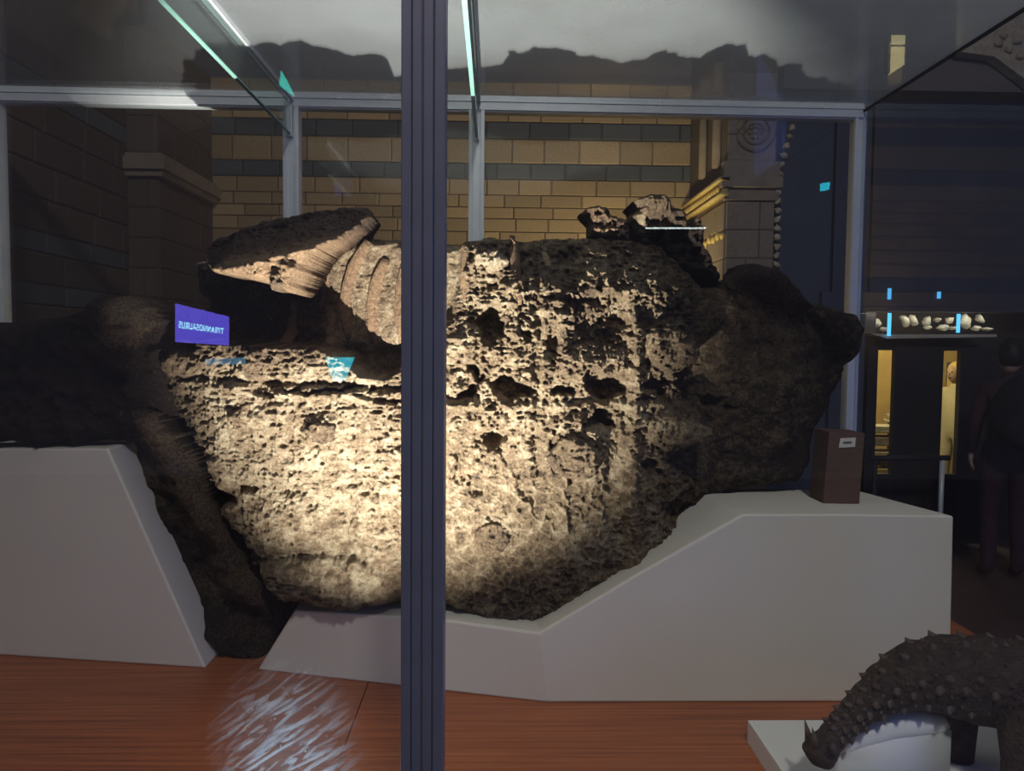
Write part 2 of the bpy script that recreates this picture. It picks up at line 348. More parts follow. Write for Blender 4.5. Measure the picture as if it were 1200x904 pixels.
for a in (0.16, 0.5):
    MB().tube([(XWR - 0.02, YP + a, zp(192)), (XWR - 0.02, YP + a, zp(70))], 0.035, 10).build('colonnette', M['pier'], pr, True)
rd = MB(); cx = (XWR + XPR) / 2 + 0.02
for r0, rr in ((0.115, 0.022), (0.07, 0.018)):
    rd.tube([(cx + r0 * math.cos(a), YP - 0.012, zp(158) + r0 * math.sin(a)) for a in np.linspace(0, 2 * math.pi, 25)], rr, 8)
for i in range(8): rd.blob((cx + 0.04 * math.cos(i * .785), YP - 0.012, zp(158) + 0.04 * math.sin(i * .785)), (0.016, 0.016, 0.016), 6, 4)
rd.build('roundel', M['pier'], pr, True)
MB().box(XPR, XPR + 0.05, YP + 0.02, YW, zp(320), zp(60)).build('edge_moulding', M['dark'], pr)
for i in range(17):
    y = 142 + i * 10.5; dx = 0.02 + (0.10 * max(0, (215 - y) / 75) ** 1.3 if y < 215 else 0)
    MB().blob((XPR + dx, YP - 0.01, zp(y)), (0.028, 0.03, 0.02), 8, 5, 0.35, i, Euler((0, (-1) ** i * 0.7, 0)).to_matrix()).build('crocket', M['stone'], pr, True)

# right side hall: navy panelled partition with a lit niche and two openings
YQ = 6.2
def q(u, v, Y=YQ): return P(u, v, Y)
xs = [float(q(u, 400)[0]) for u in (900, 972, 1016, 1030, 1050, 1107, 1127, 1215, 1330)]
z_niche1, z_niche0, z_s1, z_s0 = float(q(1090, 366)[2]), float(q(1090, 400)[2]), float(q(1078, 411)[2]), float(q(1078, 556)[2])
wr = empty('wall_right', (xs[3], YQ, 0)); tag(wr, kind='structure')
zt = 6.2
for a, b in ((0, 1), (1, 2)): MB().box(xs[a] + 0.012, xs[b] - 0.012, YQ, YQ + 0.06, 0, zt - 0.05).build('panel', M['navy'], wr, bevel=0.006)
MB().box(xs[2] + 0.01, xs[8], YQ, YQ + 0.06, z_niche1 + 0.16, zt - 0.05).build('panel', M['navy'], wr, bevel=0.006)
MB().box(xs[0], xs[8], YQ + 0.055, YQ + 0.11, z_niche1 + 0.16, zt).build('backing', M['dark'], wr)
MB().box(xs[1] - 0.1, xs[8], YQ - 0.06, YQ + 0.1, z_niche1, z_niche1 + 0.16).build('fascia', M['navy'], wr, bevel=0.006)
for a, b in ((2, 3), (4, 5), (6, 7), (7, 8)): MB().box(xs[a] + (0 if a != 2 else 0.012), xs[b], YQ, YQ + 0.06, 0, z_niche0 - 0.05).build('panel', M['dark'], wr, bevel=0.004)
for a, b in ((3, 4), (5, 6)):
    MB().box(xs[a], xs[b], YQ + 0.003, YQ + 0.057, 0, z_s0).build('panel', M['dark'], wr)
    MB().box(xs[a], xs[b], YQ + 0.003, YQ + 0.057, z_s1, z_niche0 - 0.05).build('panel', M['dark'], wr)
MB().box(xs[2], xs[8], YQ + 0.3, YQ + 0.34, z_niche0 - 0.05, z_niche1 + 0.2).build('niche_back', M['dark'], wr)
MB().box(xs[2], xs[8], YQ + 0.1, YQ + 0.34, z_niche1 + 0.02, z_niche1 + 0.05).build('niche_top', M['dark'], wr)
MB().box(xs[2], xs[8], YQ + 0.06, YQ + 0.34, z_niche0 - 0.06, z_niche0 - 0.05).build('niche_bottom', M['dark'], wr)
MB().box(xs[0], xs[3], YQ + 0.062, YQ + 0.11, 0, z_niche1 + 0.16).build('backing', M['dark'], wr)
sh = MB(); sh.prism([q(1019, 391, YQ - 0.05), q(1040, 397, YQ - 0.05), q(1168, 395, YQ - 0.05), q(1168, 392, YQ - 0.05), q(1040, 392, YQ - 0.05)], [q(1019, 391, YQ - 0.05) + [0, .3, 0], q(1040, 397, YQ - 0.05) + [0, .3, 0], q(1168, 395, YQ - 0.05) + [0, .3, 0], q(1168, 392, YQ - 0.05) + [0, .3, 0], q(1040, 392, YQ - 0.05) + [0, .3, 0]])
sh.build('niche_shelf', M['bone'], wr)
for i, (u, v0, v1) in enumerate(((1043, 367, 394), (1124, 368, 390), (1043, 338, 351), (1101, 342, 350))):
    p0, p1 = q(u, v0, YQ - 0.075), q(u, v1, YQ - 0.075)
    MB().box(p0[0] - 0.013, p0[0] + 0.013, p0[1], p0[1] + 0.012, p1[2], p0[2]).build('light_strip', emit('blue_light_strip.%d' % i, (0.10, 0.50, 1.0), 1.8 if i < 2 else 1.1), wr)
frag = [(1026, 379, 7, 5, .3), (1036, 386, 5, 2.5, .2), (1061, 376, 4, 8, -.5), (1070, 376, 4, 8, -.5), (1086, 377, 4, 7, .1), (1087, 384, 4, 2, 0), (1098, 375, 3, 2.5, .5), (1105, 384, 7, 3.5, 0), (1112, 376, 4, 4, -.6), (1117, 385, 4, 2, 0), (1131, 377, 6, 8, -.3), (1148, 374, 3, 5, -.5), (1144, 385, 5, 3, .1), (1157, 386, 6, 2, .1)]
FL = ['rounded pale bone lump in the niche next to the fossil shoulder', 'flat pale bone sliver between the rounded lump and the tall blue strip', 'tall leaning bone slab, first past the tall blue strip', 'tall leaning bone slab, second past the tall blue strip', 'pointed upright bone piece standing over a small flat chip',
      'small flat bone chip below the pointed upright piece', 'tiny bone nodule above the long low bone', 'long low bone lying in the middle of the niche shelf', 'tilted bone knob just before the second blue strip', 'small flat bone chip at the foot of the second blue strip',
      'large broad bone piece right behind the second blue strip', 'slim leaning bone splinter above the wedge shaped bone', 'wedge shaped bone under the slim leaning splinter', 'thin flat bone at the far open end of the niche shelf']
for i, (u, v, a, b, t) in enumerate(frag):
    c = q(u, v, YQ + 0.12); s = YQ / FPX
    o = MB().blob(c, (a * s, 0.05, b * s), 10, 7, 0.22, i + 3, Euler((0, t, 0)).to_matrix()).build('bone_fragment', M['bone'], None, True)
    tag(o, FL[i], 'bone', 'bone fragments in the wall niche')
light('niche_fill', 'AREA', (float(q(1090, 380)[0]), YQ + 0.02, z_niche1 - 0.004), 2.2, (1.0, 0.9, 0.75), (float(q(1090, 380)[0]), YQ + 0.16, z_niche0), shape='RECTANGLE', size=1.4, size_y=0.05)  # added light without a fixture, brightens the bone fragments
# gallery behind the openings
tag(MB().box(2.2, 6.0, 7.9, 8.0, 0, 3.2).build('wall_far', M['ochre']), kind='structure')
o = MB().box(*(lambda a, b: (a[0], b[0] + .3, 7.86, 7.9, b[2], a[2]))(P(1112, 425, 7.86), P(1135, 475, 7.86))).build('picture', M['teal'])
tag(o, 'dark teal picture on the ochre wall behind the blond visitor', 'picture')
rk = empty('display_rack', (float(P(1038, 500, 7.25)[0]), 7.3, 0)); tag(rk, 'narrow display rack with thin pale shelves behind the slot opening', 'rack')
for i, (v0, v1, m) in enumerate(((500, 508, 'bone'), (513, 523, 'stone'), (530, 533, 'bone'), (550, 556, 'gold'))):
    a, b = P(1024, v0, 7.2), P(1056, v1, 7.2)
    MB().box(a[0], b[0], 7.2, 7.45, b[2], a[2]).build('shelf', M[m], rk, bevel=0.004)
a, b = P(1024, 500, 7.2), P(1056, 500, 7.2)
for x in (a[0] - .02, b[0]): MB().box(x, x + .02, 7.2, 7.45, 0, a[2] + .02).build('upright', M['dark'], rk)
z0 = float(P(1036, 550, 7.2)[2])
tag(MB().blob((float(P(1037, 540, 7.3)[0]), 7.32, z0 + 0.055), (0.075, 0.06, 0.053), 16, 10, 0.08, 4).build('fossil_vertebra', M['stone'], None, True), 'round grey fossil vertebra on the lowest gold shelf of the rack', 'fossil')
z0 = float(P(1036, 500, 7.2)[2])
fa = empty('fan_bone', (float(P(1050, 500, 7.3)[0]), 7.32, z0)); tag(fa, 'fan of pale ribbed bone standing on the top shelf of the rack', 'fossil')
for i in range(6):
    a = math.radians(20 + i * 30); c = np.array([fa.location.x, 7.32, z0 + 0.012])
    MB().tube([c, c + np.array([-0.12 * math.cos(a), 0, 0.13 * math.sin(a)])], [0.008, 0.013], 8).build('ray', M['bone'], fa, True)

# window high up in the hall and carved spandrel
win = MB(); a, b, c_, d = (P(u, v, 5.98) for u, v in ((1043, 41), (1061, 41), (1061, 75), (1043, 87)))
win.prism([a, b, c_, d], [p + np.array([0, 0.03, 0]) for p in (a, b, c_, d)])
wn = win.build('window_1', emit('lit_window_glow', (1.0, 0.80, 0.38), 0.75)); tag(wn, kind='structure')
fr = MB(); fr.box(a[0] - .03, b[0] + .03, 5.96, 6.0, a[2], a[2] + .03); fr.box(a[0] - .03, a[0], 5.96, 6.0, d[2], a[2]); fr.box(b[0], b[0] + .03, 5.96, 6.0, c_[2], a[2]); fr.box(a[0], b[0], 5.965, 6.0, a[2] - .09, a[2] - .08)
fr.build('window_frame', M['plaster'], wn)
sp = [P(u, v, 5.9) for u, v in ((1120, 60), (1165, 66), (1200, 92), (1260, 140), (1260, -20), (1120, -20))]
so = MB().prism(sp, [p + np.array([0, .1, 0]) for p in sp]).build('trim_1', M['stone']); tag(so, kind='structure')
for i, (u, v) in enumerate(((1170, 52), (1182, 58), (1196, 66), (1176, 42), (1192, 48), (1205, 75))):
    MB().blob(P(u, v, 5.89), (0.035, 0.03, 0.025), 8, 6, .3, i).build('carved_boss', M['stone'], so, True)

# barrier rail in front of the openings
br = empty('barrier_rail', (float(P(1104, 500, 5.6)[0]), 5.6, 0)); tag(br, 'thin dark barrier rail with a slim post before the openings', 'barrier')
a, b = P(1018, 537, 5.6), P(1112, 537, 5.6)
MB().tube([a, b], 0.022, 10).build('rail', M['dark'], br, True)
MB().tube([(b[0] - .05, 5.6, 0), (b[0] - .05, 5.6, b[2])], 0.018, 10).build('post', M['alu'], br, True)
MB().tube([(a[0] + .05, 5.6, 0), (a[0] + .05, 5.6, a[2])], 0.018, 10).build('post', M['dark'], br, True)

# ------------------------------------------------------------------ glass display case
case = empty('display_case', (0, 2.2, 0)); tag(case, 'large glass display case with aluminium frame and red-brown deck', 'display case')
MB().box(XL + .02, XR - .02, YF - .02, YB, 0, DECK - 0.042).build('base', M['dark'], case)
XS = float(P(430, 805, 2.1)[0])
for x0, x1 in ((XL, XS - .0015), (XS + .0015, XR)):
    MB().box(x0, x1, YF - 0.03, YB + .03, DECK - 0.04, DECK).build('deck_panel', M['deck'], case)
def front_post(x, y, w, name='post', m='post'):
    b = MB(); h = w / 2; t = w / 50
    b.box(x - h, x + h, y - 0.012, y + 0.03, DECK, ZR)
    for s0, s1 in ((-h, -h + 11.5 * t), (-h + 12.5 * t, -h + 23.5 * t), (-h + 25 * t, -h + 36.5 * t), (-h + 37.5 * t, h)):
        b.box(x + s0, x + s1, y - 0.018, y - 0.011, DECK, ZR)
    return b.build(name, M[m], case, bevel=0.0012)
front_post(XP, YF - 0.01, 49 / FPX * YF)
front_post(XL + .02, YF - 0.01, 0.05); front_post(XR - .02, YF - 0.01, 0.05)
def back_post(x, w):
    y = yb(x); b = MB(); b.box(x - w / 2, x + w / 2, y - 0.02, y + 0.03, DECK, ZR)
    b.box(x - w / 2, x - w / 4, y - 0.03, y - 0.02, DECK, ZR); b.box(x + w / 4, x + w / 2, y - 0.03, y - 0.02, DECK, ZR)
    return b.build('post', M['alu'], case, bevel=0.0015)
for x in (X1, X2): back_post(x, 0.07)
for x in (XL + .03, XR - 0.012): back_post(x, 0.05)
def back_rail(x0, x1):
    b = MB(); h = 0.034
    for (z0, z1, d) in ((-h, -h + .006, .022), (-h + .006, h - .03, .032), (h - .03, h - .026, .018), (h - .026, h - .006, .034), (h - .006, h + .004, .02)):
        f = [(x, yb(x) - d, ZR + z) for x, z in ((x0, z0), (x1, z0), (x1, z1), (x0, z1))]
        b.prism(f, [(x, yb(x) + .03, z) for x, y, z in f])
    return b.build('rail', M['alu'], case)
for x0, x1 in ((XL, X1), (X1, X2), (X2, XR)): back_rail(x0, x1)
MB().box(XL, XR, YF - 0.02, YF + 0.02, ZR - .03, ZR + .03).build('rail', M['alu'], case, bevel=0.002)
MB().box(XR - .006, XR + .004, YF, YB, ZR - .006, ZR + .004).build('rail', M['seal'], case)
MB().box(XL - .006, XL + .006, YF, YB, ZR - .006, ZR + .004).build('rail', M['seal'], case)
for x in (X1, X2):
    b = MB()
    for s in (-1, 1): b.box(x + s * 0.011 - .005, x + s * 0.011 + .005, YF, yb(x) - .03, ZR - .006, ZR + .014)
    b.build('roof_rail', M['alu'], case)
def pane(x0, x1, y0, y1, z0, z1, m='glass', name='glass_pane'): return MB().box(x0, x1, y0, y1, z0, z1).build(name, M[m], case)
hw = 24.5 / FPX
pane(XL, XP - hw, YF, YF + .003, DECK, ZR, 'glass_front'); pane(XP + hw, XR, YF, YF + .003, DECK, ZR, 'glass')
for x0, x1 in ((XL + .05, X1 - .03), (X1 + .03, X2 - .03), (X2 + .03, XR - .03)): pane(x0, x1, yb((x0 + x1) / 2), yb((x0 + x1) / 2) + .008, DECK, ZR - .03)
pane(XR - .008, XR, YF + .02, YB - .02, DECK, ZR - .01, 'glass_side'); pane(XL, XL + .008, YF + .02, YB - .02, DECK, ZR - .01, 'glass_side')
for x0, x1, m in ((XL, X1 - .004, 'glass_roof_clean'), (X1 + .004, X2 - .004, 'glass_roof'), (X2 + .004, XR, 'glass_roof')): pane(x0, x1, YF, YB, ZR + .006, ZR + .016, m, 'roof_pane')
for x in (X1, X2):
    pane(x - .007, x + .007, YF + .01, yb(x) - .035, ZR - .150, ZR - .008, 'fin', 'glass_fin')
    MB().box(x - .0072, x + .0072, YF + .01, yb(x) - .035, ZR - .154, ZR - .150).build('fin_edge', M['fin_edge'], case)
    MB().box(x - .012, x + .012, yb(x) - .05, yb(x) - .028, ZR - .165, ZR - .03).build('fin_bracket', M['alu'], case, bevel=0.002)

# spotlight standing inside the case
sl = empty('spotlight', (LAMP[0], LAMP[1], DECK)); tag(sl, 'small black spotlight standing on the deck just inside the front glass', 'spotlight')
dv = (Vector(AIM) - Vector(LAMP)).normalized(); L = Vector(LAMP)
MB().tube([L - dv * 0.08, L - dv * 0.075, L - dv * 0.012], [0.02, 0.034, 0.04], 18).build('housing', M['housing'], sl, True)
for x, m_ in ((L.x - .040, -1), (L.x + .056, 1)): MB().box(x - .001, x + .001, L.y - .01, L.y + .062, L.z - .045, L.z + .15).build('added_flap', M['housing'], sl)  # unseen flaps added to keep the beam off the rail and roof ends
MB().box(L.x - .05, L.x + .05, L.y - .09, L.y + .01, DECK, DECK + .008).build('foot', M['housing'], sl)

# ------------------------------------------------------------------ plinths
def ypl(u): return 2.0 if u >= 640 else 2.0 + (640 - u) / 330 * 0.205
def plinth(pts, name, label, depth, shift=0.0, yf=ypl):
    F = []
    for u, v, onfloor in pts:
        p = P(u, v, yf(u)); F.append(Vector((p[0], p[1], DECK if onfloor else p[2])))
    B = [p + Vector((shift * max(0, min(1, (p.x - 0.3) / 0.9)), depth, 0)) for p in F]
    b = MB(); n = len(F); b.v = [tuple(p) for p in F + B]
    o = bpy.data.objects.new(name, bpy.data.meshes.new(name)); C.objects.link(o)
    o.data.from_pydata(b.v, [], [tuple(range(n)), tuple(range(2 * n - 1, n - 1, -1))] + [((i + 1) % n, i, n + i, n + (i + 1) % n) for i in range(n)])
    bm = bmesh.new(); bm.from_mesh(o.data); bmesh.ops.triangulate(bm, faces=[f for f in bm.faces if len(f.verts) > 4]); bmesh.ops.recalc_face_normals(bm, faces=bm.faces); bm.to_mesh(o.data); bm.free()
    o.data.materials.append(M['plinth']); m = o.modifiers.new('bevel', 'BEVEL'); m.width = 0.006; m.segments = 2
    return tag(o, label, 'plinth')
plinth([(302, 785, 1), (345, 716, 0), (470, 723, 0), (530, 728, 0), (632, 742, 0), (750, 671, 0), (870, 603, 0), (1000, 603, 0), (1118, 605, 0), (1113, 826, 1), (640, 824, 1)],
       'plinth', 'long off-white plinth dipping in the middle under the fossil, high at the label end', 0.36, -0.09)
plinth([(-150, 526, 0), (126, 526, 0), (241, 783, 1), (-150, 766, 1)], 'plinth', 'off-white plinth with one steep sloping side under the dark end of the fossil', 0.15, 0.0,
       lambda u: 2.22 + (241 - u) / 241 * 0.10)

# ------------------------------------------------------------------ fossil
def hsh(ix, iy, s):
    n = (ix.astype(np.int64) * 374761393 + iy.astype(np.int64) * 668265263 + s * 974634541) & 0xffffffff
    n = ((n ^ (n >> 13)) * 1274126177) & 0xffffffff
    return ((n ^ (n >> 16)) & 0xffff) / 65535.0
def vn(x, y, s=0):
    ix = np.floor(x); iy = np.floor(y); fx = x - ix; fy = y - iy
    fx = fx * fx * fx * (fx * (fx * 6 - 15) + 10); fy = fy * fy * fy * (fy * (fy * 6 - 15) + 10)
    a = hsh(ix, iy, s); b = hsh(ix + 1, iy, s); c = hsh(ix, iy + 1, s); d = hsh(ix + 1, iy + 1, s)
    return (a * (1 - fx) + b * fx) * (1 - fy) + (c * (1 - fx) + d * fx) * fy - 0.5
def fbm(x, y, s=0, o=5, g=0.55):
    r = 0; a = 1.0
    for i in range(o):
        r = r + a * vn(x * 2 ** i + 13.7 * i, y * 2 ** i - 7.3 * i, s + i); a *= g
    return r
def ridged(x, y, s=0, o=4):
    r = 0; a = 1.0
    for i in range(o):
        r = r + a * (0.5 - np.abs(2 * vn(x * 2 ** i + 3.1 * i, y * 2 ** i + 9.2 * i, s + i))); a *= 0.55
    return r
def sdist(u, v, poly):
    """distance in photograph pixels to the outline, positive inside"""
    d = np.full(u.shape, 1e9); ins = np.zeros(u.shape, bool); n = len(poly)
    for i in range(n):
        ax, ay = poly[i]; bx, by = poly[(i + 1) % n]; ex, ey = bx - ax, by - ay
        t = np.clip(((u - ax) * ex + (v - ay) * ey) / (ex * ex + ey * ey + 1e-9), 0, 1)
        d = np.minimum(d, np.hypot(u - ax - t * ex, v - ay - t * ey))
        if ay != by:
            c = ((ay > v) != (by > v)) & (u < (bx - ax) * (v - ay) / (by - ay) + ax); ins ^= c
    return np.where(ins, d, -d)
def ss(a, b, x):
    t = np.clip((x - a) / (b - a), 0, 1); return t * t * (3 - 2 * t)
def dome(u, v, cu, cv, ru, rv, p=2.0):
    r = np.hypot((u - cu) / ru, (v - cv) / rv); return np.clip(1 - r ** p, 0, 1)
def relief(name, poly, yref, hf, tone, thick, R, mat_, parent, step=2.0, rag=3.0, seed=0, drop=0.6, wobble=None):
    us = np.array([p[0] for p in poly]); vs_ = np.array([p[1] for p in poly])
    u, v = np.meshgrid(np.arange(us.min() - 4, us.max() + 5, step), np.arange(vs_.min() - 4, vs_.max() + 5, step))
    d = sdist(u, v, poly) + rag * fbm(u / 14, v / 14, seed + 50, 4)
    if wobble: d = d + wobble(u, v)
    keep = d > 0
    e = np.clip(d / R, 0, 1); rnd = 1 - np.sqrt(np.clip(1 - (1 - e) ** 2, 0, 1))
    Y0 = yref(u) if callable(yref) else np.full(u.shape, yref)
    base = P(u, v, Y0); h = hf(u, v)
    Yf = np.minimum(Y0 - h + rnd * thick * drop, Y0 + thick - 0.012); Yb = Y0 + thick
    idx = -np.ones(u.shape, int); cell = keep[:-1, :-1] & keep[1:, :-1] & keep[:-1, 1:] & keep[1:, 1:]
    use = np.zeros(u.shape, bool)
    for a, b in ((slice(None, -1), slice(None, -1)), (slice(1, None), slice(None, -1)), (slice(None, -1), slice(1, None)), (slice(1, None), slice(1, None))): use[a, b] |= cell
    n = int(use.sum()); idx[use] = np.arange(n)
    fv = np.stack([base[..., 0][use], Yf[use], base[..., 2][use]], 1); bv = fv.copy(); bv[:, 1] = Yb[use]
    A, B, D, E_ = idx[:-1, :-1][cell], idx[:-1, 1:][cell], idx[1:, 1:][cell], idx[1:, :-1][cell]
    front = np.stack([A, E_, D, B], 1); back = np.stack([A, B, D, E_], 1) + n
    side = []
    cp = np.pad(cell, 1)
    def sides(mask, i0, i1):
        side.append(np.stack([i0[mask], i1[mask], i1[mask] + n, i0[mask] + n], 1))
    inn = cp[1:-1, 1:-1]
    sides(inn & ~cp[:-2, 1:-1], idx[:-1, :-1], idx[:-1, 1:]); sides(inn & ~cp[2:, 1:-1], idx[1:, 1:], idx[1:, :-1])
    sides(inn & ~cp[1:-1, :-2], idx[1:, :-1], idx[:-1, :-1]); sides(inn & ~cp[1:-1, 2:], idx[:-1, 1:], idx[1:, 1:])
    F = np.concatenate([front, back] + side)
    me = bpy.data.meshes.new(name); V = np.concatenate([fv, bv])
    me.vertices.add(len(V)); me.vertices.foreach_set('co', V.ravel())
    me.loops.add(F.size); me.loops.foreach_set('vertex_index', F.ravel().astype(np.int32))
    me.polygons.add(len(F)); me.polygons.foreach_set('loop_start', np.arange(0, F.size, 4, dtype=np.int32)); me.polygons.foreach_set('loop_total', np.full(len(F), 4, np.int32))
    me.polygons.foreach_set('use_smooth', np.ones(len(F), bool)); me.update(); me.validate()
    at = me.attributes.new('tone', 'FLOAT', 'POINT'); tv = (tone(u, v) if callable(tone) else np.full(u.shape, float(tone)))[use]
    at.data.foreach_set('value', np.concatenate([tv, tv]).astype(np.float32))
    me.materials.append(mat_); o = bpy.data.objects.new(name, me); C.objects.link(o); put(o, parent); return o
def set_tone(o, t):
    at = o.data.attributes.new('tone', 'FLOAT', 'POINT'); at.data.foreach_set('value', np.full(len(o.data.vertices), t, np.float32)); return o

fos = empty('dinosaur_fossil', (-0.1, 2.25, 0.9))
tag(fos, 'huge brown armoured dinosaur fossil with ribs and pitted skin resting on white plinths', 'fossil')
def yrm(u): return np.where(u > 640, 2.14, 2.14 + (640 - u) / 400 * 0.12)

TORSO = [(168, 420), (178, 408), (215, 405), (200, 400), (178, 374), (197, 350), (182, 328), (178, 294), (232, 280), (330, 270), (400, 266), (445, 268), (480, 273), (528, 278), (548, 280), (572, 274), (604, 275), (640, 270), (690, 268), (740, 270), (790, 276), (822, 300), (842, 330), (868, 332), (876, 320), (905, 318), (940, 328), (975, 346), (1015, 358), (1040, 364), (1050, 384), (1042, 412), (1022, 444), (1004, 474), (988, 514), (978, 560), (965, 580), (930, 584), (888, 588), (858, 602), (812, 636), (770, 664), (700, 704), (652, 727), (618, 733), (575, 729), (530, 714), (500, 709), (450, 708), (410, 712), (375, 708), (342, 700), (318, 680), (300, 660), (270, 620), (240, 560), (205, 505), (175, 460)]
PITS = [(577, 382, 18, 27, .12), (548, 455, 13, 13, .09), (560, 440, 6, 10, .07), (602, 455, 22, 12, .10), (655, 455, 14, 11, .08), (705, 449, 24, 15, .11), (581, 508, 16, 14, .07), (697, 492, 20, 13, .09),
        (700, 372, 34, 34, .05), (645, 400, 9, 26, .05), (298, 577, 15, 7, .06), (285, 600, 6, 16, .05), (648, 520, 6, 35, .04), (770, 455, 20, 12, .05), (845, 470, 18, 6, .05), (800, 605, 26, 14, .05), (760, 545, 8, 14, .04), (300, 656, 9, 8, .07),
        (325, 452, 34, 7, .05), (385, 455, 40, 6, .05), (445, 461, 26, 4, .05), (220, 440, 30, 5, .03), (540, 545, 5, 20, .02), (618, 395, 6, 8, .05), (553, 560, 6, 14, .02), (610, 560, 8, 20, .015)]
_seeds = np.stack([rng.uniform(515, 780, 420), rng.uniform(470, 740, 420)], 1)
def scales(u, v):
    """raised net between the polygonal skin scales of the lower middle"""
    reg = ss(505, 545, u) * ss(780, 730, u) * ss(480, 560, v); net = np.zeros(u.shape); m = reg > 0.01
    if m.any():
        pu = u[m] + 4 * fbm(u[m] / 9, v[m] / 9, 91, 2); pv = v[m] + 4 * fbm(u[m] / 9, v[m] / 9, 92, 2); f1 = np.full(pu.shape, 1e9); f2 = f1.copy()
        for sx, sy in _seeds:
            dd = np.hypot(pu - sx, pv - sy); f2 = np.minimum(f2, np.maximum(f1, dd)); f1 = np.minimum(f1, dd)
        net[m] = np.exp(-((f2 - f1) / 2.6) ** 2)
    return reg, net
def torso_h(u, v):
    h = 0.085 * dome(u, v, 520, 560, 330, 260) + 0.03 * dome(u, v, 650, 380, 180, 150)
    h -= 0.13 * ss(745, 850, u) + 0.10 * ss(345, 275, v) * ss(540, 640, u) * ss(880, 800, u)    # turns away at the shoulder and along the top
    h += 0.10 * dome(u, v, 905, 420, 85, 140) + 0.05 * dome(u, v, 985, 385, 50, 40) - 0.07 * np.exp(-((u - 955 - (v - 360) * 0.9) / 14) ** 2) * ss(330, 350, v) * ss(460, 420, v)
    h -= 0.10 * ss(0, 1, (300 - u) / 110 + (v - 560) / 260)                        # and at the lower hip
    # hollow body cavity with the ribs
    cav = ss(0, 10, sdist(u, v, [(120, 240), (440, 255), (500, 265), (545, 275), (545, 330), (535, 380), (500, 402), (476, 416), (474, 436), (455, 446), (425, 441), (402, 422), (372, 410), (300, 406), (240, 405), (205, 399), (120, 396)]))
    h -= cav * (0.05 + 0.20 * ss(540, 300, u) + 0.05 * ss(330, 300, u))
    h -= 0.05 * cav * ss(395, 420, v) * ss(380, 400, u)
    # pits, seam, ridges, bosses
    wob = 16 * fbm(u / 22, v / 18, 5, 4)
    for cu, cv, ru, rv, dp in PITS: h -= dp * np.clip(dome(u + wob, v + wob, cu, cv, ru, rv, 3), 0, 1) ** 0.7
    seam = 447 + (u - 270) * 0.045
    seam = np.where(u > 520, 466 + (u - 520) * 0.012, seam)
    on = ss(235, 275, u) * ss(800, 770, u)
    ar = ss(560, 480, u)
    h += (0.008 + 0.016 * ar) * np.exp(-((v - seam - 7) / 6) ** 2) * on - (0.012 + 0.010 * ar) * np.exp(-((v - seam + 2) / 3.5) ** 2) * on
    wu = u + 7 * fbm(u / 60, v / 45, 9, 3)
    for cu, wd, a, v0, v1 in ((655, 8, .018, 330, 640), (738, 8, .034, 340, 720), (627, 5, -.02, 300, 600), (640, 5, -.018, 470, 600), (535, 6, .012, 330, 700), (712, 6, -.016, 480, 640), (690, 6, .016, 480, 560), (600, 9, .02, 270, 430), (452, 7, .02, 560, 700), (415, 2, -.02, 590, 700), (470, 4, -.012, 500, 690)):
        h += a * np.exp(-((wu - cu) / wd) ** 2) * ss(v0 - 12, v0 + 12, v) * ss(v1 + 25, v1 - 25, v)
    for cu, cv, ru, rv, a in ((787, 405, 36, 32, .07), (797, 503, 42, 27, .06), (672, 525, 44, 46, .035), (575, 308, 22, 16, .02), (385, 678, 82, 36, .06), (345, 605, 50, 34, .03), (300, 487, 17, 15, .02), (385, 500, 24, 18, .02), (565, 540, 26, 22, .02), (577, 622, 24, 24, .02), (610, 410, 22, 50, .015), (545, 400, 16, 30, .02), (690, 425, 42, 24, .04), (330, 430, 55, 24, .03), (640, 360, 20, 40, .01), (440, 640, 24, 50, .02)):
        h += a * np.sqrt(dome(u, v, cu, cv, ru, rv))
    reg, net = scales(u, v); h += reg * 0.008 * (net - 0.3)
    rough = (1 - 0.75 * cav) * (1 - 0.55 * reg)
    calm = 1 - 0.7 * ss(800, 850, u)
    h += rough * (0.034 * fbm(u / 60, v / 60, 21, 4) + calm * (0.014 * ridged(u / 18, v / 13, 31, 4) + 0.017 * ridged(u / 7, v / 4.8, 41, 3)))
    right = ss(520, 560, u) * rough
    h += right * calm * (0.014 * ridged(u / 8, v / 10, 61, 3) - 0.018 * np.clip(fbm(u / 7, v / 9, 62, 3) - 0.18, 0, 1))
    h += cav * (0.006 * fbm(u / 9, v / 7, 71, 4))
    return h
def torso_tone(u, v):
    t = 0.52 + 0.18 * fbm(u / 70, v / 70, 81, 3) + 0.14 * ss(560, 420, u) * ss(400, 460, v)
    t -= 0.20 * ss(740, 850, u) + 0.28 * ss(915, 1000, u) + 0.18 * ss(470, 560, v) * ss(800, 850, u) + 0.06 * ss(330, 280, v) * ss(530, 600, u) + 0.42 * ss(0, 1, (285 - u) / 90 + (v - 540) / 260) + 0.30 * ss(610, 725, v) * ss(500, 620, u)  # ends darker brown; shade of the top and lower edges painted in
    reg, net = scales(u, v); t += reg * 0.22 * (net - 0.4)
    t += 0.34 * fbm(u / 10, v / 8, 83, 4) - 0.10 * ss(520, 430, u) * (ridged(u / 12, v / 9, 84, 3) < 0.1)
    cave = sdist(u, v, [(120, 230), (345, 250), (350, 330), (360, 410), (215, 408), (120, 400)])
    t -= 0.5 * ss(-30, 30, cave)  # shade of the cavity painted into the tone
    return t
relief('torso_slab', TORSO, yrm, torso_h, torso_tone, 0.34, 18, M['rock'], fos, 1.3, 3.5, 1, 0.40, lambda u, v: 26 * fbm(u / 34, v / 34, 99, 4) * ss(370, 310, u) * ss(425, 450, v))

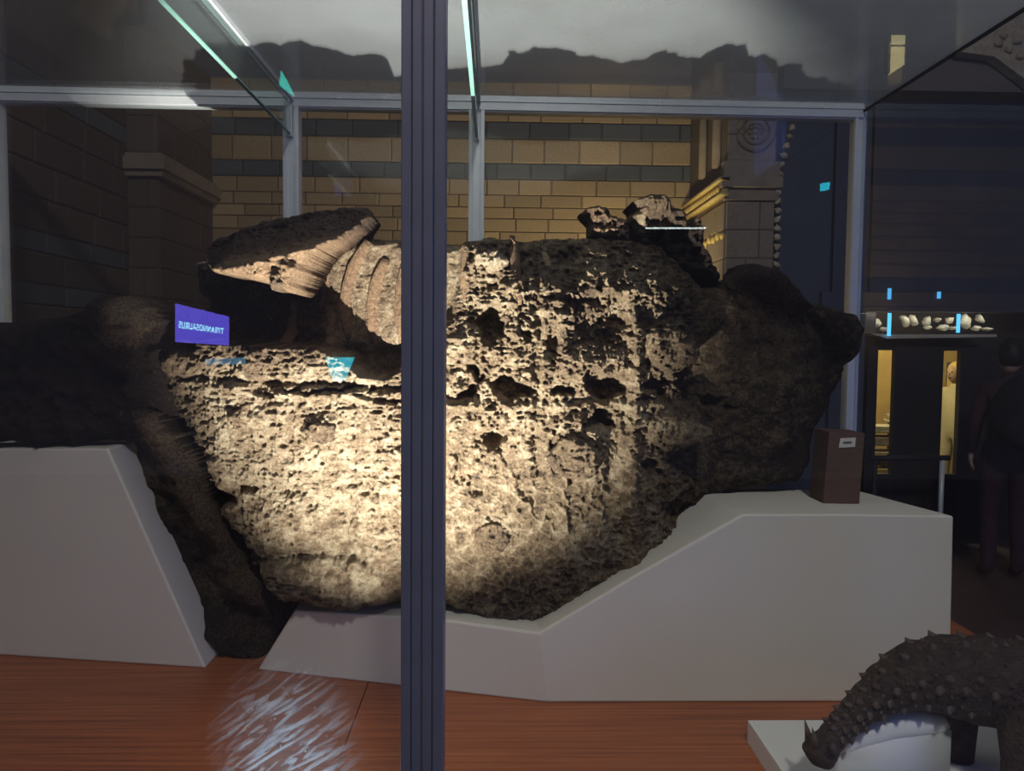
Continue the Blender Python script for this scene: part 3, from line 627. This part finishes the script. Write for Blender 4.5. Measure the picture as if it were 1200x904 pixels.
SHELF = [(205, 304), (190, 290), (186, 272), (200, 258), (236, 253), (270, 241), (325, 228), (378, 221), (412, 223), (424, 240), (416, 256), (398, 270), (372, 288), (356, 306), (346, 324), (338, 342), (324, 340), (312, 329), (288, 325), (262, 318), (240, 316)]
relief('overhanging_slab', SHELF, 2.10, lambda u, v: 0.035 * fbm(u / 30, v / 24, 7, 5) + 0.010 * ridged(u / 7, v / 5, 8, 3) - 0.24 * np.clip((300 - (u - 330) * 0.24 - v) / 58, 0, 1) ** 0.8 - 0.08 * ss(250, 205, u),
       lambda u, v: 0.50 - 0.40 * ss(296, 272, v + (u - 330) * 0.20) - 0.3 * ss(245, 215, u), 0.36, 8, M['bone_rock'], fos, 1.4, 3, 11, 0.2)  # shaded top of the slab painted darker in the tone
TAIL = [(-90, 378), (0, 376), (60, 366), (86, 354), (118, 342), (148, 343), (166, 358), (180, 376), (196, 398), (204, 430), (202, 470), (180, 505), (156, 524), (-90, 527)]
relief('tail_block', TAIL, 2.30, lambda u, v: 0.09 * fbm(u / 60, v / 60, 17, 5) + 0.05 * ridged(u / 34, v / 30, 18, 4) + 0.07 * dome(u, v, 138, 375, 42, 50) - 0.10 * ss(150, 205, u),
       lambda u, v: -0.06 + 0.12 * fbm(u / 50, v / 50, 19, 3) + 0.62 * dome(u, v, 150, 368, 26, 50), 0.32, 26, M['rock'], fos, 2.4, 4, 12, 0.6)  # lit edge of the peak painted paler into the tone
HIP = [(140, 505), (170, 470), (196, 480), (230, 530), (270, 600), (306, 660), (338, 702), (348, 718), (320, 763), (282, 763), (230, 728), (174, 625)]
relief('hip_drape', HIP, 2.40, lambda u, v: 0.05 * fbm(u / 50, v / 50, 27, 5) + 0.02 * ridged(u / 26, v / 20, 28, 3) + 0.14 * ss(60, 0, -sdist(u, v, TORSO)) * ss(735, 690, v) + 0.13 * ss(690, 755, v), lambda u, v: 0.06 + 0.16 * fbm(u / 50, v / 40, 29, 3) + 0.16 * ss(45, 0, -sdist(u, v, TORSO)), 0.22, 18, M['rock'], fos, 2.4, 3, 13, 0.5)  # paler rim paints fading light; foot pushed out over the shaded floor
LOBE = [(866, 318), (872, 308), (890, 304), (915, 308), (932, 318), (952, 340), (966, 358), (950, 372), (925, 360), (900, 340), (880, 340), (868, 332)]
relief('shoulder_lobe', LOBE, 2.10, lambda u, v: 0.02 * fbm(u / 20, v / 20, 47, 4), lambda u, v: 0.04 + 0.1 * fbm(u / 30, v / 30, 49, 3), 0.16, 18, M['rock'], fos, 1.8, 2, 15, 0.8)
HUMP = [(742, 272), (736, 254), (746, 246), (738, 236), (758, 228), (784, 232), (800, 246), (808, 262), (816, 250), (824, 256), (832, 290), (846, 318), (850, 335), (800, 320), (770, 300), (752, 288)]
relief('crest_fragment', HUMP, 2.30, lambda u, v: 0.06 * ridged(u / 24, v / 20, 57, 4) + 0.05 * ss(275, 240, v), lambda u, v: 0.30 + 0.25 * fbm(u / 25, v / 25, 59, 3) - 0.3 * ss(262, 285, v) + 0.4 * dome(u, v, 748, 268, 9, 20), 0.18, 10, M['rock'], fos, 1.5, 3, 16, 0.7)  # shadow below the crest painted into the tone
FRAG = [(690, 276), (692, 262), (681, 248), (690, 242), (712, 241), (718, 252), (738, 256), (742, 280), (715, 284)]
relief('crest_fragment', FRAG, 2.26, lambda u, v: 0.05 * ridged(u / 14, v / 12, 67, 4), lambda u, v: 0.22 + 0.5 * ss(262, 276, v) + 0.3 * fbm(u / 8, v / 8, 69, 3), 0.12, 8, M['bone_rock'], fos, 1.4, 2.5, 17, 0.7)
# ribs crossing the cavity
RIBS = [([(376, 280), (364, 300), (360, 325), (361, 358)], 8), ([(424, 276), (404, 305), (395, 338), (394, 365), (403, 397)], 9.5), ([(448, 300), (436, 325), (432, 355), (434, 385), (443, 408)], 9.5), ([(474, 300), (468, 330), (466, 365), (472, 402)], 8),
        ([(545, 288), (546, 320), (543, 356)], 4.5), ([(322, 345), (318, 370), (320, 404)], 9), ([(378, 365), (374, 385), (378, 406)], 8), ([(600, 276), (603, 300), (606, 360)], 6), ([(640, 282), (641, 295), (643, 315)], 4)]
def cav_y(u, v): return float((yrm(np.array([float(u)])) - torso_h(np.array([float(u)]), np.array([float(v)])))[0])
for i, (pts, r) in enumerate(RIBS):
    yr = float(yrm(np.array([pts[len(pts) // 2][0]]))[0]); uu = [p[0] for p in pts]; vv = [p[1] for p in pts]
    t = np.linspace(0, len(pts) - 1, 12); U_ = np.interp(t, range(len(pts)), uu); V_ = np.interp(t, range(len(pts)), vv)
    Yd = np.array([cav_y(a, b) for a, b in zip(U_, V_)]); Yd = np.convolve(np.pad(Yd, 2, 'edge'), np.ones(5) / 5, 'valid')
    p3 = P(U_, V_, yr); rr = r * yr / FPX
    line = [(p[0], y + 0.10 * rr, p[2]) for p, y in zip(p3, Yd)]
    o = MB().tube(line, [rr * (0.8 + 0.25 * math.sin(math.pi * k / 11)) for k in range(12)], 14, 0.5).build('rib', M['bone_rock'], fos, True)
    set_tone(o, 0.42 if i != 8 else 0.7)
# bony plates set in the skin
for i, (cu, cv, ru, rv, t) in enumerate(((787, 408, 27, 23, .42), (797, 505, 31, 16, .52), (575, 309, 20, 14, .72), (577, 622, 20, 19, .36), (385, 503, 20, 12, .34), (290, 489, 13, 11, .36), (668, 530, 28, 24, .38), (329, 332, 9, 11, .40))):
    yr = float(yrm(np.array([float(cu)]))[0]) if i != 7 else 2.12
    yc = cav_y(cu, cv) if i != 7 else 2.09
    ring = [(cu + ru * math.cos(a) * (1 + .12 * math.sin(3 * a + i)), cv + rv * math.sin(a) * (1 + .10 * math.sin(2 * a + i))) for a in np.linspace(0, 2 * math.pi, 25)[:-1]]
    sh_ = yc - yr
    relief('osteoderm', ring, yr, lambda u, v: -sh_ - 0.004 + 0.022 * np.sqrt(dome(u, v, cu, cv, ru * 1.1, rv * 1.1)) + 0.016 * ridged(u / 9, v / 7, 101 + i, 4) + 0.012 * fbm(u / 14, v / 14, 111 + i, 3),
           lambda u, v: t + 0.25 * fbm(u / 12, v / 12, 121 + i, 3), max(0.05, sh_ + 0.06), 6, M['rock'], fos, 1.3, 3, 130 + i, 0.2)

# block with the label on the plinth
wb = empty('support_block', P(990, 577, 2.14)); tag(wb, 'dark red-brown wooden support block with a small white label', 'block')
f = [P(u, v, 2.14) for u, v in ((965, 577), (1008, 574), (1014, 508), (972, 506))]
zb = 1.6 - (1.6 - float(P(1118, 605, 2.0)[2])) + 0.003
for p in f[:2]: p[2] = zb
bk = [p + np.array([0.0, 0.10, 0]) for p in f]
MB().prism(f, bk).build('block_body', M['block'], wb, bevel=0.003)
f = [P(u, v, 2.137) for u, v in ((983, 525), (1002, 524), (1003, 513), (985, 514))]
lb = MB().prism(f, [p + np.array([0, .0015, 0]) for p in f]).build('paper_label', M['paper'], wb)
f = [P(u, v, 2.1362) for u, v in ((988, 520.5), (998, 520), (998, 517.5), (988, 518))]
MB().prism(f, [p + np.array([0, .0006, 0]) for p in f]).build('printed_line', M['ink'], lb)

# ------------------------------------------------------------------ armoured dinosaur model on its base
BT = DECK + 0.0575
bs = empty('model_base', (1.05, 1.55, DECK)); tag(bs, 'white rectangular base board carrying the small armoured dinosaur model', 'base board')
xb = float(P(876, 876, 1.786)[0])
MB().box(xb, 1.62, 1.12, 1.79, DECK, BT).build('board', M['white'], bs, bevel=0.002)
md = MB(); pts = [P(u, v, 1.52) for u, v in ((980, 882), (1005, 864), (1045, 850), (1080, 846), (1100, 847), (1110, 853))]
md.tube(pts, [0.012, 0.022, 0.026, 0.026, 0.022, 0.008], 14)
for a, p in enumerate(pts): pass
fr_ = [(p[0], 1.505, p[2]) for p in pts] + [(pts[-1][0], 1.505, BT), (pts[0][0], 1.505, BT)]
md.prism(fr_, [(x, 1.54, z) for x, y, z in fr_])
md.build('tail_support', M['white'], bs, True)
dn = empty('dinosaur_model', (1.1, 1.5, BT)); tag(dn, 'small dark brown armoured dinosaur model with spiked tail on white base', 'model')
YM = 1.47
SP = [(962, 882, 17), (975, 872, 16), (995, 858, 17), (1020, 840, 20), (1050, 820, 27), (1085, 806, 38), (1120, 803, 46), (1160, 808, 52), (1210, 815, 56), (1270, 818, 56), (1330, 830, 44), (1365, 850, 26)]
sp3 = [P(u, v, YM) for u, v, r in SP]; rad = [r * YM / FPX for u, v, r in SP]
for i in range(len(sp3)):   # the animal's spine curves forward from the hip
    sp3[i] = sp3[i] + np.array([0, 0.05 * math.sin(i / 11 * 3.1), 0])
tt = np.linspace(0, len(SP) - 1, 60); ax = [np.interp(tt, range(len(SP)), [p[k] for p in sp3]) for k in range(3)]; rd_ = np.interp(tt, range(len(SP)), rad)
vs = []; fs = []; seg = 28
for i in range(60):
    a = np.array([ax[0][min(i + 1, 59)] - ax[0][max(i - 1, 0)], 0, ax[2][min(i + 1, 59)] - ax[2][max(i - 1, 0)]]); a /= np.linalg.norm(a)
    nrm = np.array([-a[2], 0, a[0]])
    for k_ in range(seg):
        th = 2 * math.pi * k_ / seg
        r = rd_[i] * (1 + 0.05 * math.sin(i * 1.7) * math.cos(4 * th) + 0.03 * math.sin(5 * th + i))
        if i == 0: r *= 0.5
        vs.append((ax[0][i] + nrm[0] * r * math.sin(th), ax[1][i] + 1.15 * r * math.cos(th), ax[2][i] + nrm[2] * r * math.sin(th)))
for i in range(59):
    for k_ in range(seg):
        fs.append((i * seg + k_, i * seg + (k_ + 1) % seg, (i + 1) * seg + (k_ + 1) % seg, (i + 1) * seg + k_))
fs += [tuple(range(seg)), tuple(range(59 * seg, 60 * seg))]
body = MB().add(vs, fs)
for (u, dy, w0) in ((1185, -0.05, .05), (1185, 0.13, .05), (1310, -0.05, .04), (1310, 0.12, .04)):
    p = P(u, 820, YM); body.tube([(p[0], p[1] + dy, p[2]), (p[0] - .01, p[1] + dy * 1.15, (p[2] + BT) / 2), (p[0] - .015, p[1] + dy * 1.15, BT + 0.002)], [w0 * 1.2, w0 * 0.8, w0 * 0.75], 14)
body.build('body', M['hide'], dn, True)
def spike(i, th, ln, r0):
    a = np.array([ax[0][min(i + 1, 59)] - ax[0][max(i - 1, 0)], 0, ax[2][min(i + 1, 59)] - ax[2][max(i - 1, 0)]]); a /= np.linalg.norm(a)
    nrm = np.array([-a[2], 0, a[0]]); d = nrm * math.sin(th) + np.array([0, 1, 0]) * math.cos(th) * 1.15
    c = np.array([ax[0][i], ax[1][i], ax[2][i]]) + d * rd_[i] * 0.93
    MB().cone(c, c + d * ln - a * ln * 0.5, r0).build('armour_spike', M['horn'], dn)
for j, i in enumerate(range(8, 56, 2)):
    for kk, deg in enumerate((95, 125, 152, 178, 205, 68)):
        ln = (0.006 + 0.007 * min(1, rd_[i] / 0.07)) * (1.25 if (j + kk) % 2 else 0.7)
        spike(i, math.radians(deg + (j % 2) * 9), ln, ln * 0.8)
cl = P(963, 882, YM); cl = np.array([cl[0], ax[1][1], cl[2]])
MB().blob(cl, (0.034, 0.036, 0.030), 18, 12, 0.08, 3).build('tail_club', M['hide'], dn, True)
for dx, dy, dz, hx, hz, r in ((-.016, -.012, .012, -.028, .062, .011), (-.012, .028, .008, -.02, .05, .010), (.010, -.024, .016, .012, .036, .010)):
    MB().cone(cl + [dx, dy, dz], cl + [hx, dy * 1.4, hz], r, 9).build('tail_horn', M['horn'], dn, True)

# ------------------------------------------------------------------ people
def person(name, label, loc, height, heading, cloth, legs, hair, skin_m, pose='stand', long_hair=False):
    """one skinned body; local x = facing direction"""
    root = empty(name, loc); root.rotation_euler = (0, 0, heading); tag(root, label, 'person')
    s = height / 1.75
    J = {'pel': (0, 0, .95, .135), 'waist': (0, 0, 1.10, .125), 'chest': (.015, 0, 1.32, .145), 'neck': (.01, 0, 1.47, .06), 'nt': (.02, 0, 1.53, .055),
         'lsh': (0, .17, 1.41, .062), 'lel': (-.03, .22, 1.13, .048), 'lwr': (.12, .20, .93, .036), 'rsh': (0, -.17, 1.41, .062), 'rel': (-.02, -.23, 1.13, .048), 'rwr': (.16, -.18, 1.0, .036),
         'lhip': (0, .09, .88, .10), 'lkn': (.02, .10, .50, .07), 'lan': (-.02, .10, .09, .05), 'ltoe': (.14, .11, .045, .042), 'rhip': (0, -.09, .88, .10), 'rkn': (.04, -.10, .50, .07), 'ran': (.02, -.10, .09, .05), 'rtoe': (.18, -.11, .045, .042)}
    if pose == 'lean':
        for k_ in ('waist', 'chest', 'neck', 'nt', 'lsh', 'rsh', 'lel', 'rel', 'lwr', 'rwr'):
            x, y, z, r = J[k_]; J[k_] = (x + (z - .95) * 0.18, y, z, r)
        J['rel'] = (.22, -.24, 1.15, .05); J['rwr'] = (.42, -.14, 1.12, .038); J['lel'] = (.2, .22, 1.14, .05); J['lwr'] = (.40, .12, 1.12, .038)
    E_ = [('pel', 'waist'), ('waist', 'chest'), ('chest', 'neck'), ('neck', 'nt'), ('chest', 'lsh'), ('lsh', 'lel'), ('lel', 'lwr'), ('chest', 'rsh'), ('rsh', 'rel'), ('rel', 'rwr'), ('pel', 'lhip'), ('lhip', 'lkn'), ('lkn', 'lan'), ('lan', 'ltoe'), ('pel', 'rhip'), ('rhip', 'rkn'), ('rkn', 'ran'), ('ran', 'rtoe')]
    ks = list(J)
    me = bpy.data.meshes.new('body'); me.from_pydata([tuple(c * s for c in J[k_][:3]) for k_ in ks], [(ks.index(a), ks.index(b)) for a, b in E_], [])
    o = bpy.data.objects.new('body', me); C.objects.link(o); o.parent = root
    sk = o.modifiers.new('skin', 'SKIN'); sk.use_smooth_shade = True
    for i, k_ in enumerate(ks):
        d = me.skin_vertices[0].data[i]; r = J[k_][3] * s; d.radius = (r, r); d.use_root = (k_ == 'pel')
    o.modifiers.new('subdivision', 'SUBSURF').levels = 2; o.modifiers['subdivision'].render_levels = 2
    me.materials.append(cloth)
    nt = J['nt']; hx, hz = nt[0] + .02, nt[2] + .11
    hd = MB(); hd.blob((hx * s, 0, hz * s), (.095 * s, .075 * s, .12 * s), 20, 14); hd.cone(((hx + .085) * s, 0, (hz - .0) * s), ((hx + .118) * s, 0, (hz - .025) * s), .016 * s)
    for q_ in (-1, 1): hd.blob(((hx - .005) * s, q_ * .076 * s, (hz - .005) * s), (.018 * s, .010 * s, .028 * s), 8, 6)
    h = hd.build('head', skin_m, None, True); h.parent = root
    for q_ in (-1, 1):
        e = MB().blob(((hx + .083) * s, q_ * .03 * s, (hz + .012) * s), (.010 * s, .012 * s, .007 * s), 8, 6).build('eye', M['black_hair'], None, True); e.parent = h
    e = MB().blob(((hx + .083) * s, 0, (hz - .055) * s), (.010 * s, .024 * s, .006 * s), 8, 6).build('mouth', M['maroon_cloth'], None, True); e.parent = h
    hr = MB(); hr.blob(((hx - .022) * s, 0, (hz + .025) * s), (.10 * s, .088 * s, .115 * s), 20, 14, .03, 2)
    if long_hair:
        for q_ in (-1, 1): hr.tube([((hx - .02) * s, q_ * .06 * s, (hz + .05) * s), ((hx - .05) * s, q_ * .08 * s, (hz - .06) * s), ((hx - .05) * s, q_ * .085 * s, (hz - .2) * s), ((hx - .04) * s, q_ * .09 * s, (hz - .30) * s)], [.045 * s, .045 * s, .045 * s, .015 * s], 12)
        hr.tube([((hx - .07) * s, 0, (hz + .05) * s), ((hx - .09) * s, 0, (hz - .1) * s), ((hx - .08) * s, 0, (hz - .28) * s)], [.06 * s, .08 * s, .03 * s], 12)
    x = hr.build('hair', hair, None, True); x.parent = root
    for q_, wr_ in ((1, 'lwr'), (-1, 'rwr')):   # palm, four fingers and a thumb
        wx, wy, wz, _ = J[wr_]; hb = MB(); hb.blob(((wx + .03) * s, wy * s, (wz - .04) * s), (.035 * s, .018 * s, .05 * s), 10, 8)
        for f_ in range(4):
            fx = wx + .005 + f_ * .017; l_ = (.055, .07, .075, .062)[f_]
            hb.tube([(fx * s, wy * s, (wz - .075) * s), ((fx + .012) * s, (wy - q_ * .008) * s, (wz - .075 - l_ * .55) * s), ((fx + .008) * s, (wy - q_ * .022) * s, (wz - .075 - l_) * s)], [.010 * s, .009 * s, .007 * s], 7)
        hb.tube([((wx + .05) * s, wy * s, (wz - .03) * s), ((wx + .078) * s, (wy - q_ * .012) * s, (wz - .06) * s), ((wx + .08) * s, (wy - q_ * .02) * s, (wz - .085) * s)], [.012 * s, .010 * s, .008 * s], 7)
        hh = hb.build('hand', skin_m, None, True); hh.parent = root
    if legs:
        pass
    return root
pv = P(1178, 600, 5.0)
per = person('person', 'person in dark plum top and black backpack standing beside the barrier rail', (float(pv[0]), 5.0, 0), 1.66, math.radians(70), M['maroon_cloth'], None, M['black_hair'], M['skin'])
bp_ = MB(); bp_.blob((-.30, 0.02, 1.20), (.15, .17, .25), 18, 12, .05, 5); bp_.blob((-.42, 0.02, 1.10), (.07, .13, .13), 14, 10, .05, 6)
bo = bp_.build('backpack', M['black_cloth'], None, True); bo.location = per.location; bo.rotation_euler = per.rotation_euler
tag(bo, 'black backpack on the back of the person in plum', 'backpack')
pb = P(1119, 500, 7.45)
person('person', 'person with long blond hair and cream top seen through the narrow opening', (float(pb[0]), 7.45, 0), 1.46, math.radians(200), M['cream_cloth'], None, M['blond'], M['skin'], 'stand', True)

# ------------------------------------------------------------------ things behind the visitor that the front glass mirrors
def mirror(u, v, Y): p = P(u, v, Y); return np.array([p[0], 2 * YF - p[1], p[2]])
def quad(c, s_, t_):
    """s_ runs from image right to image left, t_ upwards"""
    a, b, d, e = c     # top-left, top-right, bottom-right, bottom-left as mirrored
    return (1 - t_) * ((1 - s_) * d + s_ * e) + t_ * ((1 - s_) * b + s_ * a)
scr = empty('information_screen', mirror(235, 405, 5.2)); tag(scr, 'violet information screen with one line of pale capital letters', 'screen')
cs = [mirror(205, 356, 4.9), mirror(266, 371, 5.4), mirror(266, 405, 5.4), mirror(205, 401, 4.9)]
MB().prism(cs, [p + np.array([0, -.04, 0]) for p in cs]).build('screen_panel', emit('violet_screen', (0.12, 0.09, 0.70), 5.6), scr)
fc = bpy.data.curves.new('lettering', 'FONT'); fc.body = 'TYRANNOSAURUS'; fc.size = 1; fc.extrude = 0.0; fc.offset = 0.008; fc.space_character = 1.12
fo_ = bpy.data.objects.new('lettering', fc); C.objects.link(fo_); bpy.context.view_layer.update()
me = bpy.data.meshes.new_from_object(fo_.evaluated_get(bpy.context.evaluated_depsgraph_get())); bpy.data.objects.remove(fo_)
co = np.array([v.co[:] for v in me.vertices]); x0, x1, y0, y1 = co[:, 0].min(), co[:, 0].max(), co[:, 1].min(), co[:, 1].max()
for v_, c in zip(me.vertices, co):
    s_ = 0.07 + 0.86 * (c[0] - x0) / (x1 - x0); t_ = 0.38 + 0.19 * (c[1] - y0) / (y1 - y0)
    v_.co = quad(cs, s_, t_) + np.array([0, 0.004, 0])
me.materials.clear(); me.materials.append(emit('pale_letters', (0.38, 0.88, 1.0), 10.0))
lt = bpy.data.objects.new('lettering', me); C.objects.link(lt); put(lt, scr)
def panel_sign(name, label, cat, c4, Y, em):
    c = [mirror(u, v, Y) for u, v in c4]
    o = MB().prism(c, [p + np.array([0, -.02, 0]) for p in c]).build(name, em); return tag(o, label, cat)
panel_sign('light_panel', 'small cyan light panel glowing in the dark hall', 'light panel', [(381, 419), (415, 419), (404, 447), (390, 447)], 6.0, emit('cyan_panel', (0.02, 0.55, 0.70), 5))
panel_sign('light_panel', 'narrow pale blue light panel low in the dark hall', 'light panel', [(240, 421), (286, 419), (287, 427), (240, 428)], 5.8, emit('pale_blue_panel', (0.18, 0.42, 0.65), 2.2))
panel_sign('strip_lamp', 'short white strip lamp hung in the hall', 'lamp', [(757, 266.4), (828, 266.4), (828, 268), (757, 268)], 6.0, emit('white_strip', (0.9, 1.0, 1.0), 10))
panel_sign('exit_sign', 'tiny cyan exit sign glowing across the hall', 'sign', [(962, 215), (973, 213), (972, 222), (962, 224)], 8.0, emit('cyan_sign', (0.02, 0.55, 0.75), 9))
panel_sign('exit_sign', 'bright teal exit sign hung high in the hall behind', 'sign', [(329, 82), (336, 94), (345, 113), (327, 100)], 6.0, emit('teal_sign', (0.03, 0.62, 0.50), 4.5))
# big blue glowing panel, added out of view to light the front post
bsn = MB().box(-0.9, 0.9, -.02, .02, -.55, .55).build('blue_fill_panel', emit('blue_fill_glow', (0.16, 0.26, 1.0), 5.0)); bsn.location = (2.7, -0.5, 1.75); bsn.rotation_euler = (0, 0, math.radians(-62))
tag(bsn, 'large unseen blue panel added to light the front post', 'screen')
